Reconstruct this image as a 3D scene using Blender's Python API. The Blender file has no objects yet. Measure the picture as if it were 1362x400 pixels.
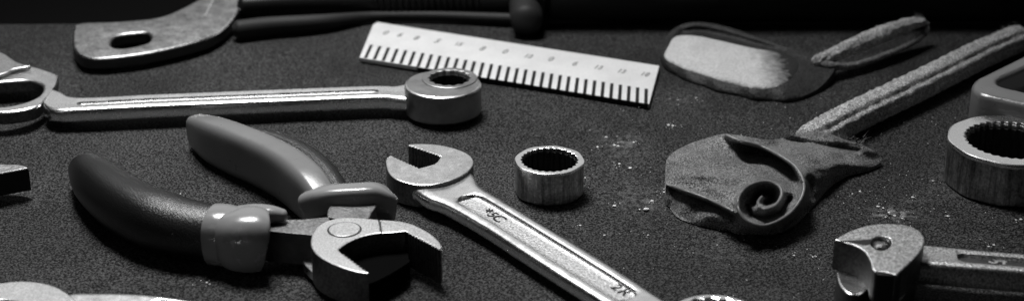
import bpy, bmesh, math, random
import numpy as np
from mathutils import Vector, Matrix, noise, geometry
R = math.radians
random.seed(7)
scene = bpy.context.scene
COL = scene.collection
PI = math.pi

# ------------------------------------------------------------------ camera
W0, H0 = 1362.0, 400.0          # photograph's pixels, only used to turn sightings into positions on the table
F = 2227.0                      # focal length in those pixels
PITCH = R(24.0)
DIST = 0.48
CAM = Vector((0, -DIST * math.cos(PITCH), DIST * math.sin(PITCH)))
FWD = Vector((0, math.cos(PITCH), -math.sin(PITCH)))
RGT = Vector((1, 0, 0))
UPV = Vector((0, math.sin(PITCH), math.cos(PITCH)))


def P(u, v, z=0.0):
    d = FWD * F + RGT * (u - W0 / 2) + UPV * (H0 / 2 - v)
    t = (z - CAM.z) / d.z
    return CAM + d * t


def ppm(u, v, z=0.0):           # photo pixels per metre at that place
    return F / (P(u, v, z) - CAM).dot(FWD)


cd = bpy.data.cameras.new('camera')
cam = bpy.data.objects.new('camera', cd)
COL.objects.link(cam)
cam.location = CAM
cam.rotation_euler = (PI / 2 - PITCH, 0, 0)
cd.sensor_width = 36
cd.lens = 36 * F / W0
cd.clip_start = 0.01
cd.clip_end = 50
cd.dof.use_dof = True
cd.dof.focus_distance = 0.448
cd.dof.aperture_fstop = 15
scene.camera = cam


# ------------------------------------------------------------------ materials
def mat(name, base=0.5, metal=0.0, rough=0.5, spec=0.5, bump=0.0, bscale=900, var=0.0, vscale=60,
        speck=0.0, sscale=1500, rvar=0.0, sheen=0.0, coat=0.0, streak=0.0, bdist=0.0006):
    m = bpy.data.materials.new(name)
    m.use_nodes = True
    nt = m.node_tree
    b = nt.nodes['Principled BSDF']
    N = nt.nodes.new
    L = nt.links.new
    tc = N('ShaderNodeTexCoord')
    b.inputs['Base Color'].default_value = (base, base, base, 1)
    b.inputs['Metallic'].default_value = metal
    b.inputs['Roughness'].default_value = rough
    b.inputs['Specular IOR Level'].default_value = spec
    b.inputs['Sheen Weight'].default_value = sheen
    b.inputs['Sheen Roughness'].default_value = 0.4
    b.inputs['Coat Weight'].default_value = coat

    def nz(scale, detail=3, rough_=0.6, stretch=None):
        n = N('ShaderNodeTexNoise')
        n.inputs['Scale'].default_value = scale
        n.inputs['Detail'].default_value = detail
        n.inputs['Roughness'].default_value = rough_
        if stretch:
            mp = N('ShaderNodeMapping')
            mp.inputs['Scale'].default_value = stretch
            L(tc.outputs['Object'], mp.inputs['Vector'])
            L(mp.outputs[0], n.inputs['Vector'])
        else:
            L(tc.outputs['Object'], n.inputs['Vector'])
        return n.outputs['Fac']

    def rng(fac, a, c, lo=0.3, hi=0.7):
        r = N('ShaderNodeMapRange')
        r.inputs['From Min'].default_value = lo
        r.inputs['From Max'].default_value = hi
        r.inputs['To Min'].default_value = a
        r.inputs['To Max'].default_value = c
        L(fac, r.inputs['Value'])
        return r.outputs[0]

    def mul(a, c):
        x = N('ShaderNodeMath')
        x.operation = 'MULTIPLY'
        L(a, x.inputs[0])
        L(c, x.inputs[1])
        return x.outputs[0]
    col = None
    if var:
        col = rng(nz(vscale, 4, 0.65), base * (1 - var), base * (1 + var))
    if speck:
        s = rng(nz(sscale, 1, 0.6), 1 - speck, 1 + speck, 0.38, 0.62)
        if col is None:
            v = N('ShaderNodeValue')
            v.outputs[0].default_value = base
            col = v.outputs[0]
        col = mul(col, s)
    if streak:
        s = rng(nz(700, 4, 0.7, (1, 1, 0.08)), 1 - streak, 1 + streak, 0.35, 0.65)
        if col is None:
            v = N('ShaderNodeValue')
            v.outputs[0].default_value = base
            col = v.outputs[0]
        col = mul(col, s)
    if col is not None:
        c = N('ShaderNodeCombineColor')
        for i in range(3):
            L(col, c.inputs[i])
        L(c.outputs[0], b.inputs['Base Color'])
    if rvar:
        L(rng(nz(vscale * 2.3, 4, 0.7), max(0.05, rough - rvar), rough + rvar), b.inputs['Roughness'])
    if bump:
        bp = N('ShaderNodeBump')
        bp.inputs['Strength'].default_value = bump
        bp.inputs['Distance'].default_value = bdist
        L(nz(bscale, 3, 0.6), bp.inputs['Height'])
        L(bp.outputs[0], b.inputs['Normal'])
    return m


M = {}
M['steel'] = mat('brushed_steel', 0.72, 1, 0.31, bump=0.05, bscale=2600, var=0.07, vscale=120, speck=0.14, sscale=2600, rvar=0.06)
M['bright'] = mat('polished_steel', 0.93, 1, 0.27, bump=0.025, bscale=1500, var=0.04, vscale=120, speck=0.05, rvar=0.04)
M['grainy'] = mat('blasted_steel', 0.55, 1, 0.42, bump=0.3, bscale=2300, speck=0.5, sscale=2300)
M['old'] = mat('stained_steel', 0.36, 1, 0.38, bump=0.25, bscale=1500, var=0.6, vscale=160, speck=0.2, rvar=0.1, streak=0.55)
M['jawsteel'] = mat('ground_jaw_steel', 0.46, 1, 0.40, bump=0.1, bscale=2400, var=0.12, speck=0.22, sscale=2400)
M['leverside'] = mat('dull_shaded_side', 0.06, 0.9, 0.5, bump=0.2)  # lever sides, their shade put into the colour
M['lever'] = mat('mottled_lever_steel', 0.36, 1, 0.42, bump=0.2, bscale=1400, var=0.4, vscale=220, speck=0.25, sscale=1400)
M['darksteel'] = mat('dark_steel', 0.10, 0.8, 0.5, bump=0.3, bscale=1800, var=0.3, vscale=200)
M['panelsteel'] = mat('rough_panel_steel', 0.42, 1, 0.5, bump=0.3, bscale=1800, speck=0.35, sscale=1700)
M['jawside'] = mat('darker_ring_steel', 0.30, 1, 0.42, bump=0.1, bscale=1600, var=0.25, vscale=150)  # darker steel, paints the shade on the ring side
M['forged'] = mat('shaded_forged_steel', 0.16, 1, 0.48, bump=0.25, bscale=1800, var=0.25, vscale=180, speck=0.25)  # dark tone doubles as painted shade on wrench and jaw sides
M['cavityshade'] = mat('painted_cavity_shade', 0.004, 0, 1.0, spec=0.0)  # near black painted as the shade between the plier jaws
M['bore'] = mat('shaded_bore', 0.04, 0.6, 0.5, bump=0.2, bscale=1500)  # dark liner colour paints the shade inside the holes
M['blacksteel'] = mat('blackened_steel', 0.012, 0.3, 0.6, bump=0.2, bscale=1800)
M['ruler'] = mat('white_enamel', 0.70, 0.0, 0.42, var=0.10, vscale=70, speck=0.04)
M['ink'] = mat('black_ink', 0.012, 0, 0.6, spec=0.2)
M['fadeink'] = mat('faded_ink', 0.24, 0, 0.6, spec=0.2, var=0.4, vscale=900)
M['collarplastic'] = mat('pale_grey_rubber', 0.23, 0, 0.24, spec=0.8, bump=0.05, bscale=700, var=0.08, vscale=80, rvar=0.06)
M['greyplastic'] = mat('grey_rubber', 0.17, 0, 0.31, spec=0.8, bump=0.06, bscale=900, var=0.05, vscale=50, rvar=0.05)
M['blackrubber'] = mat('black_rubber', 0.007, 0, 0.31, spec=0.6, bump=0.6, bscale=2600, bdist=0.00025)
M['blackgrip'] = mat('black_plastic', 0.009, 0, 0.42, spec=0.22, bump=0.05)
M['dullrod'] = mat('dull_grey_rod', 0.018, 0, 0.6, spec=0.3, bump=0.1)
M['felt'] = mat('pale_felt', 0.55, 0, 0.9, spec=0.1, bump=0.5, bscale=1600, var=0.08, vscale=120, speck=0.12)
def felt_fade():
    m = M['felt']
    nt = m.node_tree
    N, L = nt.nodes.new, nt.links.new
    b = nt.nodes['Principled BSDF']
    src = b.inputs['Base Color'].links[0].from_socket
    tc = N('ShaderNodeTexCoord')
    mp = N('ShaderNodeMapping')
    mp.vector_type = 'TEXTURE'
    a, c = P(1004, 84, .004), P(1058, 92, .004)      # pale felt fades to dark between these two places
    mp.inputs['Location'].default_value = a
    mp.inputs['Scale'].default_value = (c.x - a.x, 0.1, 0.1)
    L(tc.outputs['Object'], mp.inputs['Vector'])
    sp = N('ShaderNodeSeparateXYZ')
    L(mp.outputs[0], sp.inputs[0])
    n = N('ShaderNodeTexNoise')
    n.inputs['Scale'].default_value = 500
    n.inputs['Detail'].default_value = 4
    L(tc.outputs['Object'], n.inputs['Vector'])
    ad = N('ShaderNodeMath')
    ad.operation = 'MULTIPLY_ADD'
    L(n.outputs['Fac'], ad.inputs[0])
    ad.inputs[1].default_value = 0.7
    L(sp.outputs[0], ad.inputs[2])
    mr = N('ShaderNodeMapRange')
    mr.inputs['From Min'].default_value = 0.30
    mr.inputs['From Max'].default_value = 1.15
    L(ad.outputs[0], mr.inputs['Value'])
    mx = N('ShaderNodeMix')
    mx.data_type = 'RGBA'
    L(mr.outputs[0], mx.inputs['Factor'])
    L(src, mx.inputs['A'])
    mx.inputs['B'].default_value = (0.03, 0.03, 0.03, 1)
    L(mx.outputs['Result'], b.inputs['Base Color'])


felt_fade()
M['leather'] = mat('suede_leather', 0.15, 0, 0.55, spec=0.55, bump=0.8, bscale=2200, var=0.5, vscale=110, speck=0.85, sscale=2300, sheen=0.3)
M['hide'] = mat('dark_hide', 0.022, 0, 0.5, spec=0.25, bump=0.6, bscale=1300, speck=0.5, var=0.3, vscale=200)
M['fibre'] = mat('fuzzy_fibre', 0.45, 0, 0.8, spec=0.2, bump=0.8, bscale=1700, var=0.3, vscale=250, speck=0.6, sscale=1900, sheen=0.3)
M['darkfibre'] = mat('darker_fibre', 0.16, 0, 0.8, spec=0.2, bump=0.8, bscale=1700, var=0.3, vscale=250, speck=0.5, sscale=1900)  # same fibre in a darker tone for the lower strand
M['edgeleather'] = mat('burnished_leather_edge', 0.16, 0, 0.35, spec=0.6, bump=0.3, bscale=1500, var=0.4, vscale=220)
M['hair'] = mat('loose_fibre', 0.30, 0, 0.7, spec=0.2)
M['dust'] = mat('chalk_dust', 0.8, 0, 0.95, spec=0.1, bump=0.3, speck=0.2)
M['table'] = mat('black_table', 0.004, 0, 0.9, spec=0.02)


def cloth_material():
    m = bpy.data.materials.new('grained_cloth')
    m.use_nodes = True
    nt = m.node_tree
    b = nt.nodes['Principled BSDF']
    N, L = nt.nodes.new, nt.links.new
    tc = N('ShaderNodeTexCoord')
    n1 = N('ShaderNodeTexNoise'); n1.inputs['Scale'].default_value = 1800; n1.inputs['Detail'].default_value = 1
    v1 = N('ShaderNodeTexVoronoi'); v1.inputs['Scale'].default_value = 2000
    n2 = N('ShaderNodeTexNoise'); n2.inputs['Scale'].default_value = 22; n2.inputs['Detail'].default_value = 4
    n3 = N('ShaderNodeTexNoise'); n3.inputs['Scale'].default_value = 420; n3.inputs['Detail'].default_value = 3
    for n in (n1, v1, n2, n3):
        L(tc.outputs['Object'], n.inputs['Vector'])
    r1 = N('ShaderNodeMapRange'); r1.inputs['From Min'].default_value = 0.18; r1.inputs['From Max'].default_value = 0.50
    r1.inputs['To Min'].default_value = 0.2; r1.inputs['To Max'].default_value = 2.9
    pb = N('ShaderNodeMath'); pb.operation = 'MULTIPLY_ADD'; pb.inputs[1].default_value = -0.42
    L(v1.outputs['Distance'], pb.inputs[0]); L(n1.outputs['Fac'], pb.inputs[2])      # raised pebbles, dark between
    L(pb.outputs[0], r1.inputs['Value'])
    r2 = N('ShaderNodeMapRange'); r2.inputs['From Min'].default_value = 0.3; r2.inputs['From Max'].default_value = 0.7
    r2.inputs['To Min'].default_value = 0.022; r2.inputs['To Max'].default_value = 0.044
    L(n2.outputs['Fac'], r2.inputs['Value'])
    mu = N('ShaderNodeMath'); mu.operation = 'MULTIPLY'
    L(r1.outputs[0], mu.inputs[0]); L(r2.outputs[0], mu.inputs[1])
    # chalk dust worn into the cloth: soft smears at fixed places
    last = None
    for (u, v, ru, rv, a) in SMEARS:
        c = P(u, v)
        sx = ru / ppm(u, v); sy = rv / ppm(u, v) / 0.42
        mp = N('ShaderNodeMapping'); mp.vector_type = 'TEXTURE'
        mp.inputs['Location'].default_value = c
        mp.inputs['Scale'].default_value = (sx, sy, 1)
        L(tc.outputs['Object'], mp.inputs['Vector'])
        g = N('ShaderNodeTexGradient'); g.gradient_type = 'QUADRATIC_SPHERE'
        L(mp.outputs[0], g.inputs['Vector'])
        sc = N('ShaderNodeMath'); sc.operation = 'MULTIPLY'; sc.inputs[1].default_value = a
        L(g.outputs['Fac'], sc.inputs[0])
        if last is None:
            last = sc.outputs[0]
        else:
            ad = N('ShaderNodeMath'); ad.operation = 'ADD'
            L(last, ad.inputs[0]); L(sc.outputs[0], ad.inputs[1]); last = ad.outputs[0]
    r3 = N('ShaderNodeMapRange'); r3.inputs['From Min'].default_value = 0.45; r3.inputs['From Max'].default_value = 0.65
    L(n3.outputs['Fac'], r3.inputs['Value'])
    mm = N('ShaderNodeMath'); mm.operation = 'MULTIPLY'
    L(r3.outputs[0], mm.inputs[0]); L(last, mm.inputs[1])
    ad = N('ShaderNodeMath'); ad.operation = 'ADD'
    L(mu.outputs[0], ad.inputs[0]); L(mm.outputs[0], ad.inputs[1])
    c = N('ShaderNodeCombineColor')
    for i in range(3):
        L(ad.outputs[0], c.inputs[i])
    L(c.outputs[0], b.inputs['Base Color'])
    b.inputs['Roughness'].default_value = 0.65
    b.inputs['Specular IOR Level'].default_value = 0.10
    h = N('ShaderNodeMath'); h.operation = 'SUBTRACT'
    L(n1.outputs['Fac'], h.inputs[0]); L(v1.outputs['Distance'], h.inputs[1])
    bp = N('ShaderNodeBump'); bp.inputs['Strength'].default_value = 0.7; bp.inputs['Distance'].default_value = 0.0005
    L(h.outputs[0], bp.inputs['Height'])
    L(bp.outputs[0], b.inputs['Normal'])
    return m


# ------------------------------------------------------------------ object helpers
def link(name, me, m, parent=None, kind=None):
    o = bpy.data.objects.new(name, me)
    COL.objects.link(o)
    if m is not None:
        me.materials.clear()
        me.materials.append(M[m] if isinstance(m, str) else m)
    if parent is not None:
        o.parent = parent
        o.matrix_parent_inverse = Matrix.Translation(parent.location).inverted()
    if kind:
        o['kind'] = kind
    return o


def part(parent, name, me, m, label=None, side=None, edge=None, skip=None, low=None):
    o = link(name, me, m, parent)
    if side:                     # sides get a darker material by face normal, painting in their shade
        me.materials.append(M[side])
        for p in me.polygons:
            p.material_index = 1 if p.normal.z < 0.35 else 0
        if edge:                 # worn bright edges
            me.materials.append(M[edge])
            for p in me.polygons:
                if 0.30 < p.normal.z < 0.97 and not (skip and (p.center.xy - skip[0]).length < skip[1]):
                    p.material_index = 2
    if low:                      # the sunk panel keeps its rough forged floor
        k = len(me.materials)
        me.materials.append(M[low[1]])
        for p in me.polygons:
            if p.normal.z > 0.8 and p.center.z < low[0]:
                p.material_index = k
    if label:
        o['label'] = label
    return o


def sub(partobj, root, name, me, m):
    o = link(name, me, m)
    o.parent = partobj          # parts keep an identity world offset below their thing
    o.matrix_parent_inverse = Matrix.Identity(4)
    return o


def thing(name, label, cat, loc=(0, 0, 0), group=None):
    o = bpy.data.objects.new(name, None)
    COL.objects.link(o)
    o.empty_display_size = 0.01
    o.location = (loc[0], loc[1], 0)
    o['label'] = label
    o['category'] = cat
    if group:
        o['group'] = group
    return o


def finish(me, ang=20):
    me.polygons.foreach_set('use_smooth', [True] * len(me.polygons))
    me.set_sharp_from_angle(angle=R(ang))
    me.update()
    return me


def mesh(verts, faces, ang=30, recalc=True):
    me = bpy.data.meshes.new('m')
    me.from_pydata([tuple(v) for v in verts], [], faces)
    if recalc:
        bm = bmesh.new()
        bm.from_mesh(me)
        bmesh.ops.remove_doubles(bm, verts=bm.verts, dist=1e-6)
        bmesh.ops.recalc_face_normals(bm, faces=bm.faces)
        bm.to_mesh(me)
        bm.free()
    return finish(me, ang)


def join(*ms):
    bm = bmesh.new()
    for m in ms:
        bm.from_mesh(m)
    me = bpy.data.meshes.new('m')
    bm.to_mesh(me)
    bm.free()
    return finish(me, 25)


def catmull(p0, p1, p2, p3, t):
    return 0.5 * ((2 * p1) + (-p0 + p2) * t + (2 * p0 - 5 * p1 + 4 * p2 - p3) * t * t + (-p0 + 3 * p1 - 3 * p2 + p3) * t ** 3)


def smooth(pts, closed=True, step=2.0):
    """pts (u,v) or (u,v,1) for a sharp corner -> dense smooth outline"""
    q = [np.array(p[:2], float) for p in pts]
    corner = [len(p) > 2 for p in pts]
    n = len(q)
    out = []
    for i in range(n if closed else n - 1):
        a, b = q[i], q[(i + 1) % n]
        p0 = a if (corner[i] or (not closed and i == 0)) else q[i - 1]
        j = (i + 1) % n
        p3 = b if (corner[j] or (not closed and j == n - 1)) else q[(i + 2) % n]
        k = max(1, int(np.linalg.norm(b - a) / step))
        for s in range(k):
            out.append(catmull(p0, a, b, p3, s / k))
    if not closed:
        out.append(q[-1])
    return out


def curve_prism(loops, z0, z1, bevel=0.0004, res=1):
    """loops: closed lists of world (x, y); the first is the outline, the others holes"""
    cu = bpy.data.curves.new('c', 'CURVE')
    cu.dimensions = '2D'
    cu.fill_mode = 'BOTH'
    for lp in loops:
        s = cu.splines.new('POLY')
        s.points.add(len(lp) - 1)
        for i, p in enumerate(lp):
            s.points[i].co = (p[0], p[1], 0, 1)
        s.use_cyclic_u = True
    cu.extrude = max(1e-5, (z1 - z0) / 2 - bevel)
    cu.bevel_depth = bevel
    cu.bevel_resolution = res
    cu.offset = -bevel
    o = bpy.data.objects.new('c', cu)
    COL.objects.link(o)
    dg = bpy.context.evaluated_depsgraph_get()
    me = bpy.data.meshes.new_from_object(o.evaluated_get(dg))
    bpy.data.objects.remove(o)
    me.transform(Matrix.Translation((0, 0, (z0 + z1) / 2)))
    bm = bmesh.new()
    bm.from_mesh(me)
    bmesh.ops.remove_doubles(bm, verts=bm.verts, dist=1e-7)
    bmesh.ops.recalc_face_normals(bm, faces=bm.faces)
    bm.to_mesh(me)
    bm.free()
    return finish(me, 18)


def wpts(px, z):
    return [P(p[0], p[1], z).xy for p in px]


def prism(px, z0, z1, bevel=0.0004, holes=(), zs=None, step=2.0, res=1):
    """px traced on the top face (height zs or z1)"""
    zs = z1 if zs is None else zs
    loops = [wpts(smooth(px, True, step), zs)]
    for h in holes:
        loops.append(h if isinstance(h[0], Vector) else wpts(smooth(h, True, step), zs))
    return curve_prism(loops, z0, z1, bevel, res)


def circle(c, r, n=96, teeth=0, depth=0.0, squash=1.0, poly=0, pamt=0.0, ph=0.0):
    out = []
    n = max(n, teeth * 8)
    for i in range(n):
        a = 2 * PI * i / n
        rr = r
        if teeth:
            x = (a * teeth / (2 * PI)) % 1.0
            rr += depth * (abs(2 * x - 1) ** 0.8 * 2 - 1)
        if poly:
            rr *= 1 + pamt * math.cos(poly * (a + ph))
        out.append(Vector((c[0] + rr * math.cos(a), c[1] + rr * math.sin(a) * squash)))
    return out


def sweep(rings, cap=True, ang=35):
    n = len(rings[0])
    verts = [p for r in rings for p in r]
    faces = []
    for k in range(len(rings) - 1):
        for i in range(n):
            j = (i + 1) % n
            faces.append((k * n + i, k * n + j, (k + 1) * n + j, (k + 1) * n + i))
    if cap:
        faces.append(tuple(range(n - 1, -1, -1)))
        faces.append(tuple((len(rings) - 1) * n + i for i in range(n)))
    return mesh(verts, faces, ang)


def interp(st, n):
    """catmull through stations (any length tuples)"""
    q = [np.array(s, float) for s in st]
    out = []
    m = len(q) - 1
    for i in range(n):
        t = i / (n - 1) * m
        k = min(int(t), m - 1)
        out.append(catmull(q[max(k - 1, 0)], q[k], q[k + 1], q[min(k + 2, m)], t - k))
    return out


def tube(st, wx=1.0, wz=1.0, ex=2.0, n=60, seg=32, ends=(True, True), lift=None, rot=0.0, flute=0, famt=0.0, rough=0.0, endlen=0.7, groove=None):
    """st: (u, v, half-width in px[, centre height in m]); lies on the table unless a height is given"""
    C, Rr = [], []
    for s in interp(st, n):
        u, v, rp = s[:3]
        r = rp / ppm(u, v, 0.005)
        z = s[3] if len(s) > 3 else r * wz + (lift or 0)
        C.append(P(u, v, z))
        Rr.append(r)
    rings = []

    def ring(c, t, r):
        t = t.normalized()
        side = t.cross(Vector((0, 0, 1)))
        side = side.normalized() if side.length > 1e-4 else Vector((1, 0, 0))
        up = side.cross(t)
        out = []
        for i in range(seg):
            a = 2 * PI * i / seg + rot
            ca, sa = math.cos(a), math.sin(a)
            x = math.copysign(abs(ca) ** (2 / ex), ca)
            y = math.copysign(abs(sa) ** (2 / ex), sa)
            rr = r * (1 + famt * math.cos(flute * a)) if flute else r
            if groove:
                for ga, gw, gd in groove:
                    rr *= 1 - gd * math.exp(-((a - ga) / gw) ** 2)
            p = c + side * x * rr * wx + up * y * rr * wz
            if rough:
                p = p + (p - c).normalized() * rough * noise.noise(p * 900)
            out.append(p)
        return out
    K = 6
    for i in range(n):
        t = C[min(i + 1, n - 1)] - C[max(i - 1, 0)]
        if i == 0 and ends[0]:
            for k in range(K):
                a = PI / 2 * (k + 0.25) / K
                rings.append(ring(C[0] - t.normalized() * Rr[0] * endlen * math.cos(a), t, Rr[0] * math.sin(a)))
        rings.append(ring(C[i], t, Rr[i]))
        if i == n - 1 and ends[1]:
            for k in range(K - 1, -1, -1):
                a = PI / 2 * (k + 0.25) / K
                rings.append(ring(C[i] + t.normalized() * Rr[i] * endlen * math.cos(a), t, Rr[i] * math.sin(a)))
    return sweep(rings, True, 50)


def shaft(Lp, Rp, z1, th, panel=None, rw=0.24, depth=0.0011, n=200, crown=0.0003, start=None):
    """a forged wrench bar: traced upper and lower edge of its top face, rounded rims and a sunk panel"""
    La = np.array([P(p[0], p[1], z1).xy for p in interp(Lp, 240)])
    Ra = np.array([P(p[0], p[1], z1).xy for p in interp(Rp, 240)])
    o = (La[0] + Ra[0]) / 2
    ax = (La[-1] + Ra[-1]) / 2 - o
    ax /= np.linalg.norm(ax)
    pr = np.array([-ax[1], ax[0]])
    sL, hL = (La - o) @ ax, (La - o) @ pr
    sR, hR = (Ra - o) @ ax, (Ra - o) @ pr
    s0, s1 = max(sL[0], sR[0]), min(sL[-1], sR[-1])
    if panel:
        p0, p1 = [float((np.array(P(q[0], q[1], z1).xy) - o) @ ax) for q in panel]
    rings = []
    for i in range(n):
        q = s0 + (s1 - s0) * i / (n - 1)
        a, b = float(np.interp(q, sL, hL)), float(np.interp(q, sR, hR))
        w, c = abs(a - b), (a + b) / 2
        rr, d = 0.0, 0.0
        if panel and p0 < q < p1:
            m = min(q - p0, p1 - q)
            rad = rw * w
            rr = rw * (math.sqrt(max(0, 1 - (1 - m / rad) ** 2)) if m < rad else 1.0)
            d = depth * min(1, m / (rad * 0.3))
        z0 = z1 - th
        half = [(0.34, z0), (0.45, z0 + 0.10 * th), (0.495, z0 + 0.3 * th), (0.5, z0 + 0.55 * th), (0.49, z1 - 0.22 * th),
                (0.47, z1 - 0.09 * th), (0.445, z1 - 0.03 * th), (0.41, z1), (0.37, z1 + crown * 0.5), (max(rr + 0.06, 0.31), z1 + crown * 0.5), (rr + 0.03, z1 - d * 0.05), (rr + 0.012, z1 - d * 0.3),
                (rr, z1 - d * 0.9), (rr * 0.95, z1 - d), (rr * 0.5, z1 - d)]
        prof = []
        for x, z in half:
            g = o + ax * q + pr * (c + x * w)
            prof.append(Vector((g[0], g[1], z)))
        for x, z in reversed(half):
            g = o + ax * q + pr * (c - x * w)
            prof.append(Vector((g[0], g[1], z)))
        rings.append(prof)
    return sweep(rings, True, 40)


def box_w(c, sx, sy, z0, z1, rot=0.0):
    v = []
    for z in (z0, z1):
        for x, y in ((-1, -1), (1, -1), (1, 1), (-1, 1)):
            p = Matrix.Rotation(rot, 3, 'Z') @ Vector((x * sx / 2, y * sy / 2, 0))
            v.append(Vector((c[0] + p.x, c[1] + p.y, z)))
    return v, [(0, 3, 2, 1), (4, 5, 6, 7), (0, 1, 5, 4), (1, 2, 6, 5), (2, 3, 7, 6), (3, 0, 4, 7)]


def boxes(lst):
    V, Fc = [], []
    for a in lst:
        v, f = box_w(*a)
        k = len(V)
        V += v
        Fc += [tuple(i + k for i in q) for q in f]
    return mesh(V, Fc, 20)


def text(s, pos, xdir, size, th=0.00006, squash=1.0, shear=0.0):
    cu = bpy.data.curves.new('t', 'FONT')
    cu.body = s
    cu.align_x = 'CENTER'
    cu.align_y = 'CENTER'
    cu.size = size
    cu.extrude = th
    cu.offset = size * 0.012
    cu.resolution_u = 3
    o = bpy.data.objects.new('t', cu)
    COL.objects.link(o)
    dg = bpy.context.evaluated_depsgraph_get()
    me = bpy.data.meshes.new_from_object(o.evaluated_get(dg))
    bpy.data.objects.remove(o)
    x = Vector((xdir[0], xdir[1], 0)).normalized()
    y = Vector((-x.y, x.x, 0)) * squash
    mt = Matrix(((x.x, y.x, 0, pos[0]), (x.y, y.y, 0, pos[1]), (0, 0, 1, pos[2]), (0, 0, 0, 1)))
    me.transform(mt)
    return finish(me, 20)


def rbf(ctrl):
    """smooth thin-plate height through control points (u, v, mm)"""
    p = np.array([c[:2] for c in ctrl], float) / 100
    h = np.array([c[2] for c in ctrl], float)
    n = len(p)
    d = np.linalg.norm(p[:, None] - p[None], axis=2)
    K = np.where(d > 0, d * d * np.log(d + 1e-12), 0) + np.eye(n) * 0.002
    Pm = np.hstack([np.ones((n, 1)), p])
    A = np.vstack([np.hstack([K, Pm]), np.hstack([Pm.T, np.zeros((3, 3))])])
    w = np.linalg.solve(A, np.concatenate([h, np.zeros(3)]))

    def f(u, v):
        q = np.array([u, v]) / 100
        r = np.linalg.norm(p - q, axis=1)
        k = np.where(r > 0, r * r * np.log(r + 1e-12), 0)
        return float(k @ w[:n] + w[n] + w[n + 1] * q[0] + w[n + 2] * q[1])
    return f


def dist_poly(pl):
    a = np.array(pl[:-1], float)
    b = np.array(pl[1:], float)
    ab = b - a
    L2 = np.maximum((ab ** 2).sum(1), 1e-9)

    def f(u, v):
        p = np.array([u, v])
        t = np.clip(((p - a) * ab).sum(1) / L2, 0, 1)
        q = a + ab * t[:, None]
        return float(np.sqrt(((q - p) ** 2).sum(1)).min())
    return f


def inside(pl):
    a = np.array(pl, float)
    b = np.roll(a, -1, 0)

    def f(u, v):
        c = ((a[:, 1] > v) != (b[:, 1] > v))
        with np.errstate(divide='ignore', invalid='ignore'):
            x = (b[:, 0] - a[:, 0]) * (v - a[:, 1]) / (b[:, 1] - a[:, 1]) + a[:, 0]
        return bool((c & (u < x)).sum() % 2)
    return f


def relief(px, zf, step=2.5, zb=0.0, skirt=True, ostep=2.5, jitter=0.3):
    """a modelled body: heights in metres over a traced outline, with walls down to zb"""
    out = smooth(px, True, ostep)
    ins = inside(out)
    dp = dist_poly(list(out) + [out[0]])
    pts = [Vector((float(p[0]), float(p[1]))) for p in out]
    nb = len(pts)
    us = [p.x for p in pts]
    vs = [p.y for p in pts]
    v = min(vs)
    row = 0
    while v < max(vs):
        u = min(us) + (row % 2) * step / 2
        while u < max(us):
            if ins(u, v) and dp(u, v) > step * 0.6:
                pts.append(Vector((u + random.uniform(-jitter, jitter), v + random.uniform(-jitter, jitter))))
            u += step
        v += step * 0.8
        row += 1
    edges = [(i, (i + 1) % nb) for i in range(nb)]
    vv, ee, ff, ov, oe, of = geometry.delaunay_2d_cdt(pts, edges, [], 1, 1e-5)
    verts = [P(p.x, p.y, max(zb, zf(p.x, p.y))) for p in vv]
    faces = [tuple(f) for f in ff]
    if skirt:
        idx = {}
        cnt = {}
        for f in faces:
            for i in range(len(f)):
                e = (f[i], f[(i + 1) % len(f)])
                cnt[tuple(sorted(e))] = cnt.get(tuple(sorted(e)), 0) + 1
                idx[tuple(sorted(e))] = e
        low = {}
        for k, c in cnt.items():
            if c == 1:
                a, b = idx[k]
                for q in (a, b):
                    if q not in low:
                        low[q] = len(verts)
                        verts.append(Vector((verts[q].x, verts[q].y, zb - 0.00002)))
                faces.append((b, a, low[a], low[b]))
    me = bpy.data.meshes.new('m')
    me.from_pydata([tuple(p) for p in verts], [], faces)
    bm = bmesh.new()
    bm.from_mesh(me)
    bmesh.ops.recalc_face_normals(bm, faces=bm.faces)
    bm.to_mesh(me)
    bm.free()
    return finish(me, 60)


def fibres(anchor, n, length, width=0.00006):
    """short loose hairs standing off a surface: anchor() -> (point, direction)"""
    V, Fc = [], []
    for _ in range(n):
        p, d = anchor()
        d = (d + Vector((random.gauss(0, .5), random.gauss(0, .5), random.gauss(0, .35)))).normalized()
        l = length * random.uniform(0.3, 1.3)
        s = d.cross(Vector((random.gauss(0, 1), random.gauss(0, 1), random.gauss(0, 1)))).normalized() * width
        bend = Vector((random.gauss(0, .3), random.gauss(0, .3), random.gauss(0, .2))) * l
        q = p + d * l * 0.5
        e = p + d * l + bend
        k = len(V)
        s2 = s.cross(d)
        V += [p + s, p - s * .5 + s2, p - s * .5 - s2, q + s * .7, q - s * .35 + s2 * .7, q - s * .35 - s2 * .7, e]
        Fc += [(k, k + 1, k + 4, k + 3), (k + 1, k + 2, k + 5, k + 4), (k + 2, k, k + 3, k + 5), (k + 3, k + 4, k + 6), (k + 4, k + 5, k + 6), (k + 5, k + 3, k + 6)]
    me = bpy.data.meshes.new('m')
    me.from_pydata([tuple(v) for v in V], [], Fc)
    return me


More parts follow.
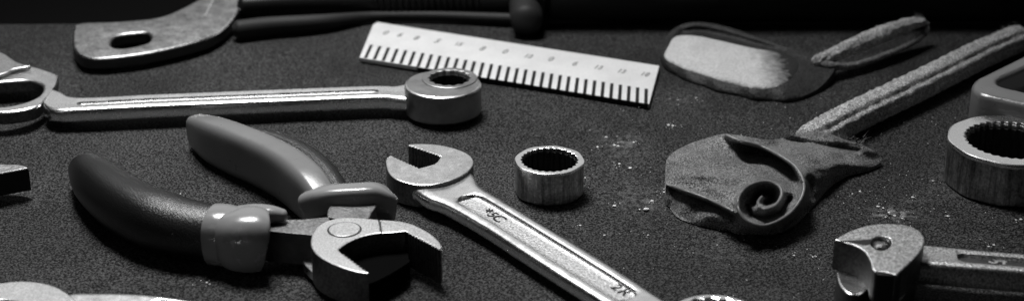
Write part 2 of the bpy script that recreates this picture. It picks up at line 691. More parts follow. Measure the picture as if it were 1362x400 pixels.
# ------------------------------------------------------------------ the setting
SMEARS = [(1185, 284, 48, 15, 0.55), (1215, 268, 40, 12, 0.10), (828, 190, 60, 30, 0.16), (850, 265, 70, 40, 0.10),
          (960, 340, 70, 30, 0.04), (1120, 345, 40, 20, 0.05), (1250, 255, 60, 30, 0.04), (920, 130, 60, 20, 0.04)]
cm = cloth_material()
yfar = P(681, 27).y
NX, NY = 220, 150
verts, faces = [], []
x0, x1, y0 = -0.32, 0.32, -0.19
for j in range(NY):
    for i in range(NX):
        x = x0 + (x1 - x0) * i / (NX - 1)
        y = y0 + (yfar - y0) * j / (NY - 1)
        z = -0.0004 + 0.0004 * noise.noise(Vector((x * 22, y * 22, 3))) + 0.0002 * noise.noise(Vector((x * 70, y * 70, 8)))
        z = min(z, -0.00005)
        e = (yfar - y) / 0.004
        if e < 1:
            z -= 0.0012 * (1 - e) ** 2
        verts.append((x, y, z))
for j in range(NY - 1):
    for i in range(NX - 1):
        faces.append((j * NX + i, j * NX + i + 1, (j + 1) * NX + i + 1, (j + 1) * NX + i))
me = bpy.data.meshes.new('m')
me.from_pydata(verts, [], faces)
link('cloth_ground', finish(me, 60), cm, kind='structure')
me = mesh(*box_w((0, 0.2), 3.0, 2.4, -0.03, -0.0042))
link('table_surface', me, 'table', kind='structure')

# dust crumbs
V, Fc = [], []


def crumb(c, r, flat=0.6):
    k = len(V)
    ph = random.random() * 6
    n = 6
    for j, (zz, sc) in enumerate(((0, 0.9), (0.45, 1.0), (0.8, 0.6))):
        for i in range(n):
            a = 2 * PI * i / n + ph
            rr = r * sc * random.uniform(0.6, 1.25)
            V.append(Vector((c.x + rr * math.cos(a), c.y + rr * math.sin(a), zz * r * flat * 1.4 - 0.0001)))
    V.append(Vector((c.x, c.y, r * flat * 1.3)))
    for j in range(2):
        for i in range(n):
            Fc.append((k + j * n + i, k + j * n + (i + 1) % n, k + (j + 1) * n + (i + 1) % n, k + (j + 1) * n + i))
    for i in range(n):
        Fc.append((k + 2 * n + i, k + 2 * n + (i + 1) % n, k + 3 * n))


SPOTS = [(824, 218, 4), (867, 267, 4), (859, 278, 5.5), (817, 273, 4), (818, 193, 3), (795, 195, 2.5), (806, 182, 2.5), (843, 189, 2.5),
         (822, 194, 3), (838, 223, 3), (772, 299, 2.6), (889, 166, 3), (895, 167, 2.5), (1214, 262, 3.2), (1261, 287, 3), (1241, 240, 2.5),
         (1168, 274, 3.2), (1175, 276, 2.5), (1144, 254, 2.5), (1134, 257, 2), (1315, 327, 2.5), (1322, 325, 2.5), (1085, 340, 2.6), (1081, 341, 2),
         (1056, 339, 2.2), (902, 133, 2), (926, 130, 2), (884, 255, 2.6), (893, 277, 2.2), (883, 251, 2), (275, 375, 2.8), (279, 377, 2),
         (240, 257, 1.6), (804, 312, 2), (862, 312, 2), (778, 236, 2), (1358, 291, 3), (1352, 292, 2.4), (1200, 290, 2.6), (1190, 286, 3), (1182, 282, 3), (1178, 288, 2.4)]
for u, v, r in SPOTS:
    c = P(u, v)
    crumb(c, r * 0.72 / ppm(u, v), 0.4)
    for _ in range(5):
        q = P(u + random.gauss(0, 7), v + random.gauss(0, 3))
        crumb(q, r * random.uniform(.1, .3) / ppm(u, v))
for _ in range(260):
    u = random.uniform(770, 1362)
    v = random.uniform(130, 399)
    crumb(P(u, v), random.uniform(0.4, 0.9) / ppm(u, v))
for _ in range(40):
    crumb(P(random.gauss(1185, 24), random.gauss(284, 6)), random.uniform(0.3, 0.8) / ppm(1185, 284))
link('dust', mesh(V, Fc, 40, False), 'dust', kind='stuff')

# ------------------------------------------------------------------ ruler
t = thing('ruler', 'short white ruler with black edge ticks and faint numerals', 'ruler', P(680, 85))
zr = 0.0014
A, B, C_, D = P(500, 29, zr), P(877, 88, zr), P(863, 138, zr), P(478, 76, zr)
loop = smooth([(502, 29.5, 1), (877, 87.5, 1), (863.5, 138, 1), (478, 76.5, 1), (496, 33, 1)], True, 6)
part(t, 'blade', curve_prism([wpts(loop, zr)], 0.00002, zr, 0.00015), 'ruler')
lst = []
bl, br = P(478, 76, zr), P(863, 138, zr)
tl, tr = P(500, 29, zr), P(877, 88, zr)
ex = (br - bl)
ey = (tl - bl)
wdt = ey.length
for k in range(33):
    u = 490.2 + (859.3 - 490.2) * k / 32
    v = 68.6 + (128.2 - 68.6) * k / 32
    c = P(u, v, zr)
    lst.append((c, 0.00108, 0.0122, zr - 0.0002, zr + 0.00006, math.atan2(ey.y, ey.x) - PI / 2))
part(t, 'tick_marks', boxes(lst), 'ink')
lst = []
mid = (bl + br) / 2
e3 = ex.normalized()
nrm = Vector((e3.y, -e3.x, 0))
me = boxes([((mid + nrm * 0.00012).xy, ex.length * 0.996, 0.00022, 0.0001, zr - 0.0002, math.atan2(ex.y, ex.x))])
part(t, 'edge_strip', me, 'ink')
nums = [(513, 44, '0'), (532, 47, '6'), (554, 51, '8'), (582, 55, '5'), (610, 59, '15'), (642, 65, '8'), (672, 69, '0'), (703, 75, '12'),
        (733, 79, '0'), (765, 85, '6'), (796, 90, '13'), (827, 95, '13'), (858, 99, '18')]
ms = [text(s, P(u, v, zr + 0.00004), ex, 0.0034 if len(s) == 1 else 0.0029, squash=1.5) for u, v, s in nums]
part(t, 'numerals', join(*ms), 'fadeink')

# ------------------------------------------------------------------ small and large socket
c = P(731, 213, 0.0094)
t = thing('socket', 'small steel socket standing alone beside the open ended wrench', 'socket', c)
rO = 46 / ppm(731, 213, 0.0094)
body = curve_prism([circle(c, rO * 0.985, 120, poly=8, pamt=0.012, ph=0.2), circle(c, rO * 0.80, 240, teeth=26, depth=rO * 0.022)], 0.00002, 0.0094, 0.0005)
part(t, 'body', body, 'old')
bo = curve_prism([circle(c, rO * 0.83, 100), circle(c, rO * 0.785, 240, teeth=26, depth=rO * 0.022)], 0.0001, 0.0085, 0.0001)
part(t, 'bore', bo, 'bore')
rim = curve_prism([circle(c, rO, 120, poly=8, pamt=0.014, ph=0.2), circle(c, rO * 0.81, 240, teeth=26, depth=rO * 0.03)], 0.0088, 0.0096, 0.00018)
part(t, 'rim', rim, 'bright')

c = P(1346, 186, 0.0125)
t = thing('socket', 'large thick walled steel socket in front of the grey tray', 'socket', c)
rO = 84 / ppm(1346, 186, 0.0125)
body = curve_prism([circle(c, rO * 0.985, 140, poly=10, pamt=0.006), circle(c, rO * 0.69, 300, teeth=34, depth=rO * 0.018)], 0.00002, 0.0121, 0.0006)
part(t, 'body', body, 'old')
bo = curve_prism([circle(c, rO * 0.72, 100), circle(c, rO * 0.675, 300, teeth=34, depth=rO * 0.018)], 0.0001, 0.0108, 0.0001)
part(t, 'bore', bo, 'bore')
rim = curve_prism([circle(c, rO, 140, poly=10, pamt=0.008), circle(c, rO * 0.71, 300, teeth=34, depth=rO * 0.022)], 0.0112, 0.0126, 0.0005)
part(t, 'rim', rim, 'bright')

# ------------------------------------------------------------------ double ring wrench
t = thing('ring_wrench', 'long double ring wrench lying across behind the pliers', 'wrench', P(320, 145))
zt = 0.0098
c = P(589, 111, zt)
rr = 51 / ppm(589, 111, zt)
hc = P(598, 104.5, zt)
hr = 25.5 / ppm(598, 104, zt)
part(t, 'ring', curve_prism([circle(c, rr, 120), circle(hc, hr, 240, teeth=14, depth=hr * 0.06)], 0.0008, zt, 0.0007), 'steel', side='jawside')
part(t, 'bore', curve_prism([circle(hc, hr * 1.1, 100), circle(hc, hr * 0.96, 240, teeth=14, depth=hr * 0.05)], 0.001, zt - 0.001, 0.0001), 'bore')
lip = curve_prism([circle(hc, hr * 1.45, 100), circle(hc, hr * 1.05, 240, teeth=14, depth=hr * 0.06)], zt - 0.0006, zt + 0.0003, 0.0003)
part(t, 'ring_lip', lip, 'jawside')
zl = 0.0068
outer = [(-60, 118), (-40, 98), (0, 91), (40, 88), (77, 99, 1), (74, 112), (60, 130), (44, 143), (0, 149), (-40, 140)]
hole = [(-46, 120), (-25, 112), (10, 108), (40, 107), (57, 114), (52, 127), (30, 137), (0, 142), (-30, 137)]
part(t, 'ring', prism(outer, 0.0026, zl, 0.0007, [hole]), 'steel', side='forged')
Lp = [(62, 118), (69, 117), (80, 120), (105, 128.5), (200, 124.5), (300, 120.5), (400, 116.5), (500, 113), (525, 113.5), (548, 108)]
Rp = [(57, 139), (64, 145), (78, 147), (105, 146), (200, 141), (300, 137), (400, 133), (500, 129), (525, 130), (552, 133)]
part(t, 'shank', shaft(Lp, Rp, 0.0064, 0.0046, panel=((103, 137), (503, 121)), rw=0.10, depth=0.0012, n=200), 'bright')

t = thing('steel_tool', 'pale steel tool end leaning over the left ring of the long wrench', 'tool', P(-5, 95))
part(t, 'body', prism([(-70, 40), (-20, 60), (5, 71), (22, 82), (41, 88, 1), (18, 92), (0, 99), (-70, 112)], 0.0070, 0.0082, 0.0005), 'jawsteel')
part(t, 'foot', prism([(-80, 30), (-50, 42), (-40, 60), (-60, 90), (-80, 90)], 0.00002, 0.0075, 0.0005), 'darksteel')

# ------------------------------------------------------------------ combination wrench
t = thing('combination_wrench', 'open ended steel wrench lying diagonally with a sunk stamped panel', 'wrench', P(690, 320))
zt = 0.0068


def zc(x, y, ox=500, oy=180, k=3.63):
    return (ox + x / k, oy + y / k)


def teethline(a, b, n, amt):
    out = []
    for i in range(n):
        for f, s in ((0.1, 0), (0.5, amt), (0.9, 0)):
            tt = (i + f) / n
            nx, ny = -(b[1] - a[1]), (b[0] - a[0])
            l = math.hypot(nx, ny)
            out.append((a[0] + (b[0] - a[0]) * tt + nx / l * s, a[1] + (b[1] - a[1]) * tt + ny / l * s, 1))
    return out


head = [zc(48, 130), zc(53, 108), zc(70, 95) + (1,)] + teethline(zc(85, 100), zc(215, 158), 9, 0.9) + [zc(228, 160) + (1,), zc(262, 150), zc(298, 125) + (1,), zc(313, 101) + (1,)] + \
    teethline(zc(300, 97), zc(172, 54), 9, 0.9) + [zc(156, 47) + (1,), zc(166, 41) + (1,), zc(230, 40), zc(300, 45), zc(370, 59), zc(430, 81), zc(463, 105), zc(471, 132), zc(456, 160), zc(430, 185), zc(380, 210),
        zc(320, 228), zc(260, 238), zc(200, 238), zc(140, 226), zc(90, 206), zc(60, 175)]
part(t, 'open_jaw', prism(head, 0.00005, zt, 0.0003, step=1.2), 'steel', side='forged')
zs = 0.0056
Lp = [(598, 205), (618, 218), (631, 231), (640, 246), (665, 262), (720, 295), (772, 326), (824, 358), (870, 388), (905, 410), (960, 444)]
Rp = [(530, 232), (548, 250), (566, 262), (592, 272), (640, 299), (690, 331), (740, 363), (790, 394), (835, 422), (870, 443), (930, 480)]
part(t, 'shank', shaft(Lp, Rp, zs, 0.0042, panel=((616, 260), (856, 390)), rw=0.235, depth=0.0009, n=260), 'bright', low=(zs - 0.0006, 'panelsteel'))
sx = P(824, 384, zs) - P(632, 266, zs)
ms = [text('C', P(663, 286.5, zs), sx, 0.0052, squash=0.9), text('5', P(655, 281.5, zs), sx, 0.0042), text('*', P(647, 277.5, zs), sx, 0.005)]
for q in ms:
    q.transform(Matrix.Translation((0, 0, -0.00084)))
part(t, 'stamped_mark', join(*ms), 'ink')
ms = [text('R', P(831, 388, zs - 0.00084), sx, 0.0046), text('2', P(820, 381.5, zs - 0.00084), sx, 0.0042)]
part(t, 'stamped_mark', join(*ms), 'ink')
c = P(952, 421, 0.0088)
rr = 64 / ppm(952, 421, 0.0088)
part(t, 'ring', curve_prism([circle(c, rr, 120), circle(c, rr * 0.8, 240, teeth=16, depth=rr * 0.035)], 0.00005, 0.0088, 0.0006), 'bright')

# ------------------------------------------------------------------ wrench at the lower left
t = thing('open_wrench', 'pale steel open wrench cut off by the lower left corner', 'wrench', P(120, 420))
zt = 0.0072
head = [(-50, 400), (-25, 382), (10, 374.5), (40, 373.5), (70, 379), (92, 391), (106, 406), (108, 425), (90, 445), (50, 460), (20, 455), (8, 440, 1), (40, 425), (45, 412), (28, 402), (0, 398), (-40, 410, 1)]
part(t, 'open_jaw', prism(head, 0.00005, zt, 0.0004), 'jawsteel', side='forged')
Lp = [(66, 389), (90, 387.5), (130, 387.5), (180, 389), (230, 394), (290, 404), (360, 416)]
Rp = [(66, 428), (90, 424), (120, 420), (170, 419), (220, 423), (280, 433), (350, 446)]
part(t, 'shank', shaft(Lp, Rp, 0.0067, 0.0050, panel=((196, 406), (420, 440)), rw=0.26, depth=0.0011), 'steel')

# ------------------------------------------------------------------ wrench at the lower right
t = thing('jaw_wrench', 'dark grainy steel wrench head with a stepped jaw at lower right', 'wrench', P(1200, 390))


def zd(x, y, ox=1080, oy=270, k=3.078):
    return (ox + x / k, oy + y / k)


zt, zsf = 0.0150, 0.0072
base = [zd(105, 268), zd(104, 300), zd(118, 338), zd(150, 368), zd(185, 372), zd(214, 362), zd(228, 335), zd(240, 310), zd(300, 340), zd(352, 395), zd(420, 300), zd(440, 220), zd(400, 160), zd(240, 150), zd(140, 200)]
part(t, 'lower_jaw', prism(base, 0.00005, zsf, 0.0004), 'bright', side='darksteel')
top = [zd(92, 148) + (1,), zd(150, 116), zd(220, 92), zd(300, 83), zd(380, 88), zd(430, 106), zd(456, 133), zd(459, 162), zd(440, 200), zd(400, 243), zd(346, 291) + (1,), zd(300, 281), zd(258, 277) + (1,),
       zd(246, 262), zd(240, 236), zd(215, 196), zd(170, 170)]
hole = [zd(238, 158), zd(250, 142), zd(285, 134), zd(318, 143), zd(326, 163), zd(312, 183), zd(280, 192), zd(250, 180)]
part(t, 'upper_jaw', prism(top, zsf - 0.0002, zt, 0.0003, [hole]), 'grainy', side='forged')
front = [zd(262, 285), zd(340, 296), zd(350, 300), zd(370, 262), zd(300, 240)]
part(t, 'jaw_cheek', prism(front, 0.0001, zt - 0.0004, 0.0003), 'blacksteel')
hc = P(*zd(280, 172), zt - 0.003)
part(t, 'pivot_pin', relief([zd(240, 165), zd(262, 150), zd(300, 148), zd(322, 165), zd(305, 185), zd(265, 190)], lambda u, v: zt - 0.0024 + 0.0031 * math.exp(-((u - 1170) / 10) ** 4 - ((v - 326) / 6) ** 4), zb=zt - 0.006), 'bright')
gv = prism([zd(112, 152) + (1,), zd(190, 150), zd(240, 146) + (1,), zd(236, 168), zd(205, 170) + (1,)], zt - 0.0004, zt + 0.00006, 0.00003)
part(t, 'jaw_notch', gv, 'blacksteel')
zs = 0.0100
Lp = [(1205, 322), (1230, 324), (1262, 327), (1300, 331), (1340, 334), (1375, 337), (1420, 341)]
Rp = [(1185, 352), (1222, 351), (1255, 353), (1293, 356), (1333, 359), (1368, 362), (1412, 366)]
part(t, 'shank', shaft(Lp, Rp, zs, 0.0062, panel=((1273, 341), (1460, 360)), rw=0.2, depth=0.0010), 'grainy', low=(zs - 0.0007, 'darksteel'))
sx = P(1362, 350, zs) - P(1262, 340, zs)
part(t, 'stamped_mark', join(text('S', P(1321, 345.5, zs - 0.0007), sx, 0.0054), text('4', P(1332, 346.5, zs - 0.0007), sx, 0.0054)), 'bright')

# ------------------------------------------------------------------ dark jaw tip at the left edge
t = thing('plier_tip', 'squared black steel jaw tip entering from the left edge', 'tool', P(0, 255))
me = prism([(-90, 232), (-40, 216), (0, 217.5), (25, 218.5), (37, 221.5, 1), (38, 224, 1), (0, 231), (-90, 246)], 0.0022, 0.0086, 0.0002)
part(t, 'jaw', me, 'blacksteel')
me = prism([(-88, 233), (-40, 217), (0, 218.3), (25, 219.2), (35, 221.5), (36, 223, 1), (0, 229.8), (-88, 244)], 0.0082, 0.00875, 0.0001)
part(t, 'jaw_face', me, 'lever')  # lighter plate paints the lit top over the dark sides
me = prism([(-90, 215), (-50, 215), (-50, 246), (-90, 246)], 0.00002, 0.0080, 0.0003)
part(t, 'shank', me, 'blacksteel')

# ------------------------------------------------------------------ pliers
t = thing('pliers', 'open pliers with one black and one grey rubber grip', 'pliers', P(440, 330))
dark = tube([(116, 226, 25), (132, 244, 34), (165, 271, 39), (205, 291, 42), (245, 303, 41), (285, 310, 39), (325, 316, 36)], wx=1.0, wz=0.92, ex=2.15, n=80, seg=40, ends=(True, False))
part(t, 'grip', dark, 'blackrubber', 'curved black leathery rubber grip')
grey = tube([(264, 175, 23), (285, 186, 30), (315, 199, 33), (350, 214, 34), (385, 233, 35), (412, 256, 35), (430, 278, 30)], wx=0.66, wz=1.0, ex=3.8, n=80, seg=40, ends=(True, True))
part(t, 'grip', grey, 'greyplastic', 'curved smooth grey rubber grip')
inl = tube([(330, 184, 16, .0072), (365, 194, 22, .0066), (400, 212, 26, .0062), (430, 236, 26, .006), (452, 262, 20, .006)], wx=0.8, wz=0.9, n=40)
part(t, 'grip_inlay', inl, 'blackrubber')
# collars
col1 = tube([(284, 311, 40), (296, 312, 40.5), (310, 314, 39.5), (318, 315, 39)], wx=0.95, wz=0.97, ex=2.5, n=24, seg=48, ends=(False, True), endlen=0.1)
colB = tube([(315, 317, 39), (320, 318, 41.5), (328, 318, 42.5), (340, 318, 42.5), (350, 319, 40.5)], wx=0.9, wz=0.97, ex=2.8, n=30, seg=48, ends=(True, True), endlen=0.16)
colA = tube([(322, 292, 20, .0108), (340, 287, 16.5, .0118), (360, 285, 12.5, .0122), (376, 286, 8.5, .0120)], ex=2.6, n=30, wz=0.9)
col1 = join(col1, colB, colA)
part(t, 'collar', col1, 'collarplastic')
col2 = tube([(416, 272, 20, .0075), (430, 267, 18.5, .0095), (440, 264, 17, .0104), (458, 262, 16, .0110), (478, 261, 16, .0112), (498, 261, 16.5, .0108), (510, 268, 16.5, .0090), (512, 280, 15, .0058), (512, 286, 13, .0038)], ex=3.4, n=60, seg=36)
part(t, 'collar', col2, 'collarplastic')
# shanks
sh1 = prism([(330, 300), (368, 293), (400, 291), (446, 290), (440, 315), (414, 313), (356, 307)], 0.0015, 0.0100, 0.0003)
part(t, 'shank', sh1, 'darksteel')
sh1t = prism([(330, 301), (368, 293.5), (400, 291.5), (446, 290.5), (440, 314), (414, 312), (357, 306.3)], 0.0099, 0.0102, 0.0001)
part(t, 'shank_face', sh1t, 'forged')
rel = prism([(404, 345), (412, 338), (420, 345), (418, 362), (404, 350)], 0.001, 0.0035, 0.0003)
part(t, 'spring', rel, 'steel')
sh2 = prism([(441, 272), (497, 270), (494, 283), (488, 292), (470, 302), (440, 300)], 0.0012, 0.0102, 0.0003)
part(t, 'shank', sh2, 'forged', side='darksteel')


def ze(x, y, ox=400, oy=230, k=2.355):
    return (ox + x / k, oy + y / k)


zt = 0.0108
ljaw = [ze(38, 186), ze(58, 162), ze(92, 146), ze(140, 139), ze(185, 140), ze(244, 145) + (1,), ze(254, 186) + (1,), ze(225, 190), ze(185, 200), ze(148, 217), ze(118, 238) + (1,), ze(124, 246) + (1,)] + \
    teethline(ze(130, 252), ze(204, 307), 8, -1.7) + [ze(211, 313) + (1,), ze(160, 304), ze(110, 287), ze(62, 263), ze(38, 240), ze(31, 216)]
part(t, 'jaw', prism(ljaw, 0.0010, zt, 0.0003, step=1.2), 'jawsteel', side='forged')
rjaw = [ze(245, 145) + (1,), ze(300, 149), ze(342, 157), ze(375, 171), ze(408, 190), ze(434, 214), ze(442, 230), ze(438, 238) + (1,)] + \
    teethline(ze(434, 236), ze(336, 185), 11, -1.5) + [ze(326, 181) + (1,), ze(290, 185), ze(254, 187) + (1,)]
part(t, 'jaw', prism(rjaw, 0.0012, zt - 0.0001, 0.0003, step=1.2), 'jawsteel', side='forged')
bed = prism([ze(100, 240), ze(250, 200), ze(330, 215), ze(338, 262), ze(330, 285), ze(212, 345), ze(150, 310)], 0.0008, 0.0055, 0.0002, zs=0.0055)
part(t, 'shade_bed', bed, 'cavityshade')  # added block that blackens the gap between the jaws as painted shade
c = P(*ze(137, 177), zt)
rp = 21.5 / ppm(458, 305, zt)
ring_ = curve_prism([circle(c, rp * 1.07, 64), circle(c, rp * 0.96, 64)], zt - 0.0003, zt + 0.00005, 0.00002)
pv = curve_prism([circle(c, rp * 0.96, 64)], zt - 0.0003, zt + 0.0002, 0.00008)
po = part(t, 'pivot', pv, 'jawsteel')
part(t, 'pivot_groove', ring_, 'blacksteel')
seam = boxes([((P(*ze(249, 166), zt)).xy, 0.00025, 0.0052, zt - 0.0005, zt + 0.00004, 0.03)])
part(t, 'jaw_seam', seam, 'blacksteel')

# ------------------------------------------------------------------ slotted lever at the top left
t = thing('slotted_lever', 'flat pale steel lever with an oval hanging slot at its rounded end', 'lever', P(190, 70))
zt = 0.0052
lev = [(98, 37), (100, 33), (115, 30), (150, 29), (190, 26), (215, 22), (240, 12), (262, 0), (285, -14), (320, -30), (380, -40), (380, -22), (345, -12), (328, 2), (316, 17), (305, 31), (290, 43), (268, 53), (230, 63), (190, 71), (150, 76), (122, 77), (106, 73), (98, 63), (96, 50)]
slot = [(147, 58), (150, 50), (160, 46), (180, 43.5), (195, 43), (201, 49), (197, 56), (185, 60.5), (165, 64), (152, 63)]
part(t, 'blade', prism(lev, 0.0009, zt, 0.0011, [slot], res=3), 'lever', side='leverside', edge='bright', skip=(P(175, 53, zt).xy, 0.0185))
cr = boxes([(P(279, 10, zt).xy, 0.0007, 0.020, zt - 0.001, zt + 0.0003, 0.0)])
part(t, 'crease', cr, 'bright')
part(t, 'foot', prism([(300, 0), (345, -10), (330, 10), (310, 26), (296, 22)], 0.00002, 0.0012, 0.0002), 'darksteel')

# ------------------------------------------------------------------ long black ribbed tool at the back
t = thing('ribbed_tool', 'long black tool with a ribbed grip and guard at the back edge', 'tool', P(640, 40))
rod = tube([(318, 40, 13), (360, 35, 12.5), (430, 30, 11), (496, 22.5, 7), (580, 22, 7), (690, 26, 8), (800, 27, 6.5), (960, 25, 3)], n=60, ends=(True, True))
part(t, 'rod', rod, 'dullrod')
za = 0.0050
g = []
st = [(330, 6, 15, za), (380, 5, 16, za), (496, 4, 17, za), (500, 4, 21, za)]
part(t, 'handle', tube([(325, 9, 14, za), (380, 6, 16, za), (440, 4, 17, za), (496, 3, 17.5, za)], n=30), 'blackgrip')
st = []
for k in range(17):
    u = 500 + k * 8.4
    st += [(u, 3, 21, za), (u + 2.8, 3, 21, za), (u + 4.2, 3, 17, za), (u + 7.0, 3, 17, za)]
part(t, 'grip', tube(st, n=len(st) * 2, ends=(False, False)), 'blackgrip')
part(t, 'collar', tube([(640, 3, 18, za), (690, 3, 18, za)], n=10), 'blackgrip')
part(t, 'guard', tube([(699, -4, 22), (700, 12, 22.5), (700, 27, 21.5)], n=24, seg=40), 'dullrod')

t = thing('shade_case', 'long plain black case added along the back edge at right to shade the cloth', 'case', P(1100, 5))
part(t, 'body', tube([(733, -30, 52), (760, -31, 52), (1100, -32, 53), (1500, -34, 53)], n=40, ex=4.0, seg=48, ends=(True, True)), 'blackgrip')  # height added above the view to cast shade on the cloth
# ------------------------------------------------------------------ paddle with felt face and loop handle
t = thing('felt_paddle', 'dark paddle with a pale felt face and fuzzy looped handle', 'paddle', P(1000, 110))
outl = [(880, 78), (883, 55), (897, 38), (920, 30), (945, 31), (975, 38), (1015, 52), (1055, 66), (1095, 74), (1112, 84), (1104, 102), (1085, 120), (1060, 130), (1030, 133), (985, 126), (940, 115), (900, 98)]
hf = rbf([(880, 78, 1.5), (897, 38, 5), (930, 30, 6.5), (975, 38, 6), (1015, 52, 5.6), (1055, 66, 5.2), (1095, 74, 5.2), (1112, 88, 4), (1085, 120, 1), (1030, 132, .4), (985, 126, .3), (940, 115, .3), (900, 98, .4),
          (905, 58, 3.2), (950, 58, 3.6), (1000, 70, 4), (1030, 85, 4.2), (930, 85, 3.2), (980, 100, 3.6), (1060, 100, 3.6), (890, 80, 2.6), (910, 93, 2.4), (950, 108, 2.4), (1000, 120, 2.6), (1040, 123, 2.4)])
rimd = dist_poly([(888, 58), (900, 42), (922, 33), (945, 34), (975, 41), (1015, 55), (1055, 69), (1090, 76)])
chan = dist_poly([(908, 42), (930, 41), (960, 47), (1000, 58), (1045, 68)])


def zpad(u, v):
    return (hf(u, v) + 0.25 * math.exp(-(rimd(u, v) / 4) ** 2) - 0.7 * math.exp(-(chan(u, v) / 5) ** 2)) * 0.001


part(t, 'body', relief(outl, zpad, step=2.2), 'hide')
fp = [(884, 76), (889, 62), (899, 49), (925, 48), (960, 55), (1000, 64), (1045, 72), (1062, 84), (1052, 104), (1028, 117), (1004, 117), (970, 110), (930, 98), (900, 87)]
fe = dist_poly(smooth(fp, True, 4) + [np.array(fp[0], float)])


def zfelt(u, v):
    return zpad(u, v) + 0.00025 * min(1, fe(u, v) / 6) ** 0.5 + 0.00004 + 0.00012 * noise.noise(Vector((u * .35, v * .6, 0)))


part(t, 'felt_face', relief(fp, zfelt, step=2.2, zb=0.0015), 'felt')
loop_top = [(1085, 82, 7, .0050), (1105, 74, 9, .0062), (1140, 59, 11, .0072), (1175, 45, 11, .0078), (1205, 34, 9, .0082), (1226, 29, 6, .0080)]
strand = tube(loop_top, n=60, rough=0.0006)
loop_low = [(1226, 29, 5, .0078), (1233, 36, 4.2, .0060), (1226, 48, 4.2, .0040), (1200, 64, 4.2, .0032), (1160, 80, 4.5, .0028), (1132, 88, 4.5, .0028), (1108, 88, 5.5, .0040), (1090, 84, 6, .0045)]
strand2 = tube(loop_low, n=70, rough=0.0003)
hp = part(t, 'handle', strand, 'fibre')
part(t, 'handle_loop', strand2, 'darkfibre')
pts = interp(loop_top, 200)


def anc():
    s = random.choice(pts)
    return P(s[0], s[1], s[3]) + Vector((0, 0, 0.0012)), Vector((random.uniform(-.5, .5), 0.2, 1))


o = sub(hp, t, 'fibres', fibres(anc, 260, 0.0022), 'hair')
o['kind'] = 'stuff'

# ------------------------------------------------------------------ leather wrapped mallet
t = thing('wrapped_mallet', 'mallet with a curled suede wrapped head and fuzzy round handle', 'mallet', P(1040, 280))
outl = [(886, 235), (886, 215), (896, 202), (920, 190), (945, 182), (965, 178), (990, 181), (1025, 186), (1060, 179), (1090, 174), (1120, 184), (1150, 194), (1172, 208), (1166, 220), (1140, 229), (1112, 238), (1098, 252), (1078, 278), (1056, 300), (1030, 311), (1000, 311), (965, 306), (930, 299), (902, 289), (890, 273), (886, 258)]
hf = rbf([(886, 225, 7), (896, 202, 9), (920, 190, 10.5), (945, 182, 11.5), (965, 178, 12.5), (990, 182, 12.5), (1025, 186, 11.5), (1060, 180, 10), (1090, 174, 9), (1120, 184, 7), (1150, 194, 5), (1172, 208, 2),
          (1166, 220, .6), (1140, 229, .6), (1112, 238, 1.0), (1098, 252, .5), (1078, 278, .3), (1056, 300, .2), (1030, 311, .1), (1000, 311, .1), (965, 306, .1), (930, 299, .2), (905, 287, .3), (890, 273, .3), (886, 258, 3.0), (888, 240, 6),
          (905, 225, 9), (925, 210, 11), (950, 225, 10.5), (920, 240, 9), (955, 250, 9), (975, 270, 8.5), (985, 215, 10), (1005, 232, 10), (1010, 205, 9.5), (1080, 245, 6), (1100, 215, 7), (1085, 195, 9), (1125, 212, 4.5), (1110, 225, 4.5),
          (1035, 215, 10), (1058, 224, 10), (1068, 244, 8.8), (1064, 265, 6.5), (1050, 283, 4.5), (1020, 298, 4), (994, 291, 5.5), (984, 274, 7.3), (990, 253, 9), (1010, 243, 9.5), (1036, 252, 8.5), (910, 256, 6.2), (945, 268, 6), (915, 270, 4.5), (945, 285, 4.0), (970, 298, 3), (1025, 268, 7)])
edge_pl = smooth([(966, 180), (985, 188), (1010, 194), (1035, 206), (1058, 222), (1068, 240), (1068, 258), (1056, 278), (1038, 292), (1015, 300), (994, 294), (983, 280), (982, 264), (990, 251), (1006, 243), (1024, 242), (1038, 250), (1039, 262), (1030, 274), (1016, 278), (1008, 270), (1013, 262)], False, 3)
ridge = dist_poly(edge_pl)
fold = smooth([(972, 182), (990, 190), (1012, 196), (1036, 207), (1056, 222), (1067, 240)], False, 3)
foldd = dist_poly(fold)
hollow2 = dist_poly([(1003, 268), (1012, 256), (1026, 257), (1028, 265), (1020, 268)])
crev_l = [(886, 246), (900, 251), (915, 257), (935, 264), (958, 274), (978, 284)]
crev = dist_poly(crev_l)
under = dist_poly([(1050, 264), (1038, 282), (1018, 290), (1000, 286), (993, 272)])
crease = dist_poly([(1040, 184), (1070, 190), (1105, 194), (1140, 198)])
tuck = dist_poly([(1076, 240), (1078, 262), (1064, 286), (1045, 301)])
fx, fy = [p[0] for p in fold], [p[1] for p in fold]
kx, ky = [p[0] for p in crev_l], [p[1] for p in crev_l]


def sstep(x):
    x = max(0.0, min(1.0, x))
    return x * x * (3 - 2 * x)


wr1 = dist_poly([(1075, 200), (1092, 214), (1100, 232)])


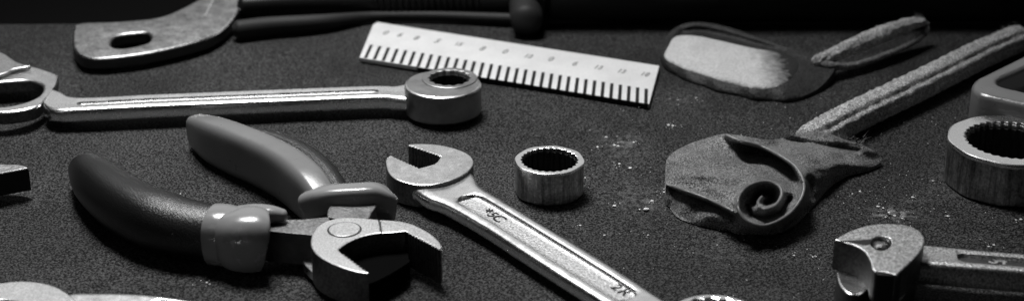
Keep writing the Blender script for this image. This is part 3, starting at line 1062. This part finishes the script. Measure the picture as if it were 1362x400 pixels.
def zmal(u, v):
    z = hf(u, v)
    z += 2.0 * math.exp(-(ridge(u, v) / 3.8) ** 2)
    if fx[0] < u < 1072 and v > np.interp(u, fx, fy):      # the flap sinks away under the folded edge
        d = foldd(u, v)
        z -= 5.6 * math.exp(-(max(0, d - 2) / 17)) * sstep((u - 972) / 26) * sstep((1072 - u) / 22) * sstep((d - 1.0) / 3)
    elif 1000 < u < 1100:
        z -= 1.0 * math.exp(-foldd(u, v) / 8) * sstep(foldd(u, v) / 3)
    z -= 3.8 * math.exp(-(hollow2(u, v) / 6) ** 2)
    if u < 985 and v > np.interp(u, kx, ky):               # lower layer tucked in under the flap
        z -= 3.6 * math.exp(-crev(u, v) / 9) * sstep((985 - u) / 12) * sstep(crev(u, v) / 3) * sstep((u - 888) / 10)
    elif u < 985:
        z += 0.7 * math.exp(-(crev(u, v) / 5) ** 2)
    z -= 1.4 * math.exp(-(tuck(u, v) / 6) ** 2)
    z -= 2.2 * math.exp(-(under(u, v) / 4.5) ** 2)
    z -= 1.6 * math.exp(-(crease(u, v) / 4.5) ** 2)
    z += 0.4 * math.exp(-(wr1(u, v) / 8) ** 2)
    z += 0.7 * noise.noise(Vector((u * .035, v * .075, 1))) + 0.05 * noise.noise(Vector((u * .3, v * .5, 4)))
    return max(z, 0.05) * 0.001


mh = part(t, 'head', relief(outl, zmal, step=1.7, ostep=2), 'leather')


def bead(pl, r, up, n=150):
    q = np.array(pl, float)
    cum = np.concatenate([[0], np.cumsum(np.linalg.norm(np.diff(q, axis=0), axis=1))])
    ts = np.linspace(0, cum[-1], n)
    pu, pv_ = np.interp(ts, cum, q[:, 0]), np.interp(ts, cum, q[:, 1])
    zz = np.array([zmal(a, b) for a, b in zip(pu, pv_)])
    zz = np.convolve(np.pad(zz, 6, mode='edge'), np.ones(13) / 13, 'valid') + up
    return tube([(a, b, r, z) for a, b, z in zip(pu, pv_, zz)], n=n, seg=12)


sub(mh, t, 'rolled_edge', bead(edge_pl, 2.3, 0.0001), 'edgeleather')
sub(mh, t, 'flap_edge', bead(smooth([(893, 247), (900, 249.5), (915, 255), (935, 262), (958, 272), (975, 281)], False, 3), 2.0, 0.0), 'edgeleather')
hd = tube([(1078, 186, 22), (1120, 163, 22), (1180, 134, 21.5), (1240, 105, 21), (1300, 75, 20), (1352, 52, 19)], n=120, seg=48, flute=11, famt=0.015, wx=1, wz=0.95, groove=((0.82, 0.16, 0.16), (0.1, 0.12, 0.06)), rough=0.0005)
hp = part(t, 'handle', hd, 'fibre')
hs = interp([(1085, 182), (1352, 52)], 400)


def anc2():
    s = random.choice(hs)
    a = random.uniform(-0.2, PI)
    r = 21 / ppm(s[0], s[1]) * 0.97
    c = P(s[0], s[1], 0.0048)
    d = Vector((-0.42 * math.cos(a), 0.9 * math.cos(a), math.sin(a)))
    return c + d * r, d


o = sub(hp, t, 'fibres', fibres(anc2, 700, 0.0010, 0.00004), 'hair')
o['kind'] = 'stuff'


def anc3():
    u = random.uniform(1050, 1150)
    v = 180 + max(0, u - 1085) * 0.18 + random.gauss(0, 4)
    return P(u, v, 0.0085 - max(0, u - 1090) * 0.00004), Vector((random.uniform(-.7, 1), random.uniform(-.6, .4), 0.7))


o = sub(mh, t, 'fibres', fibres(anc3, 220, 0.0022, 0.00005), 'hair')
o['kind'] = 'stuff'

# ------------------------------------------------------------------ grey tray at the right edge
zt = 0.0170
t = thing('tray', 'grey plastic tray with rounded corner at the right edge', 'tray', P(1400, 140))
ot = [(1293, 112), (1299, 104), (1315, 96), (1362, 73), (1420, 45), (1560, 60), (1520, 160), (1420, 150), (1362, 138), (1312, 127), (1297, 120)]
it = [(1327, 108), (1332, 103), (1362, 90), (1420, 62), (1530, 75), (1500, 140), (1420, 134), (1362, 121), (1333, 114)]
part(t, 'wall', prism(ot, 0.00002, zt, 0.0016, [it], res=4), 'greyplastic')
part(t, 'floor_panel', prism([(1320, 108), (1362, 86), (1420, 58), (1535, 72), (1505, 144), (1420, 138), (1362, 124)], 0.0002, 0.008, 0.0003, zs=zt), 'greyplastic')

# ------------------------------------------------------------------ light
def area(name, loc, target, sx, sy, power, spread=180):
    ld = bpy.data.lights.new(name, 'AREA')
    ld.shape = 'RECTANGLE'
    ld.size, ld.size_y = sx, sy
    ld.energy = power
    ld.spread = R(spread)
    o = bpy.data.objects.new(name, ld)
    COL.objects.link(o)
    o.location = loc
    o.rotation_euler = (Vector(target) - Vector(loc)).to_track_quat('-Z', 'Y').to_euler()
    return o


area('softbox_key', (-0.12, 0.16, 0.56), (-0.07, -0.04, 0), 0.20, 0.18, 0.72, 64)
area('added_fill', (-0.30, -0.42, 0.42), (0, 0, 0), 0.20, 0.20, 0.07)  # added weak fill without a known source, greys the front faces
area('softbox_back', (0.10, 0.80, 0.42), (0, 0, 0), 1.6, 0.42, 0.95)
w = bpy.data.worlds.new('World')
scene.world = w
w.use_nodes = True
w.node_tree.nodes['Background'].inputs[0].default_value = (1, 1, 1, 1)
w.node_tree.nodes['Background'].inputs[1].default_value = 0.002
scene.view_settings.view_transform = 'Standard'
scene.view_settings.look = 'None'
scene.view_settings.exposure = 0
scene.view_settings.gamma = 1
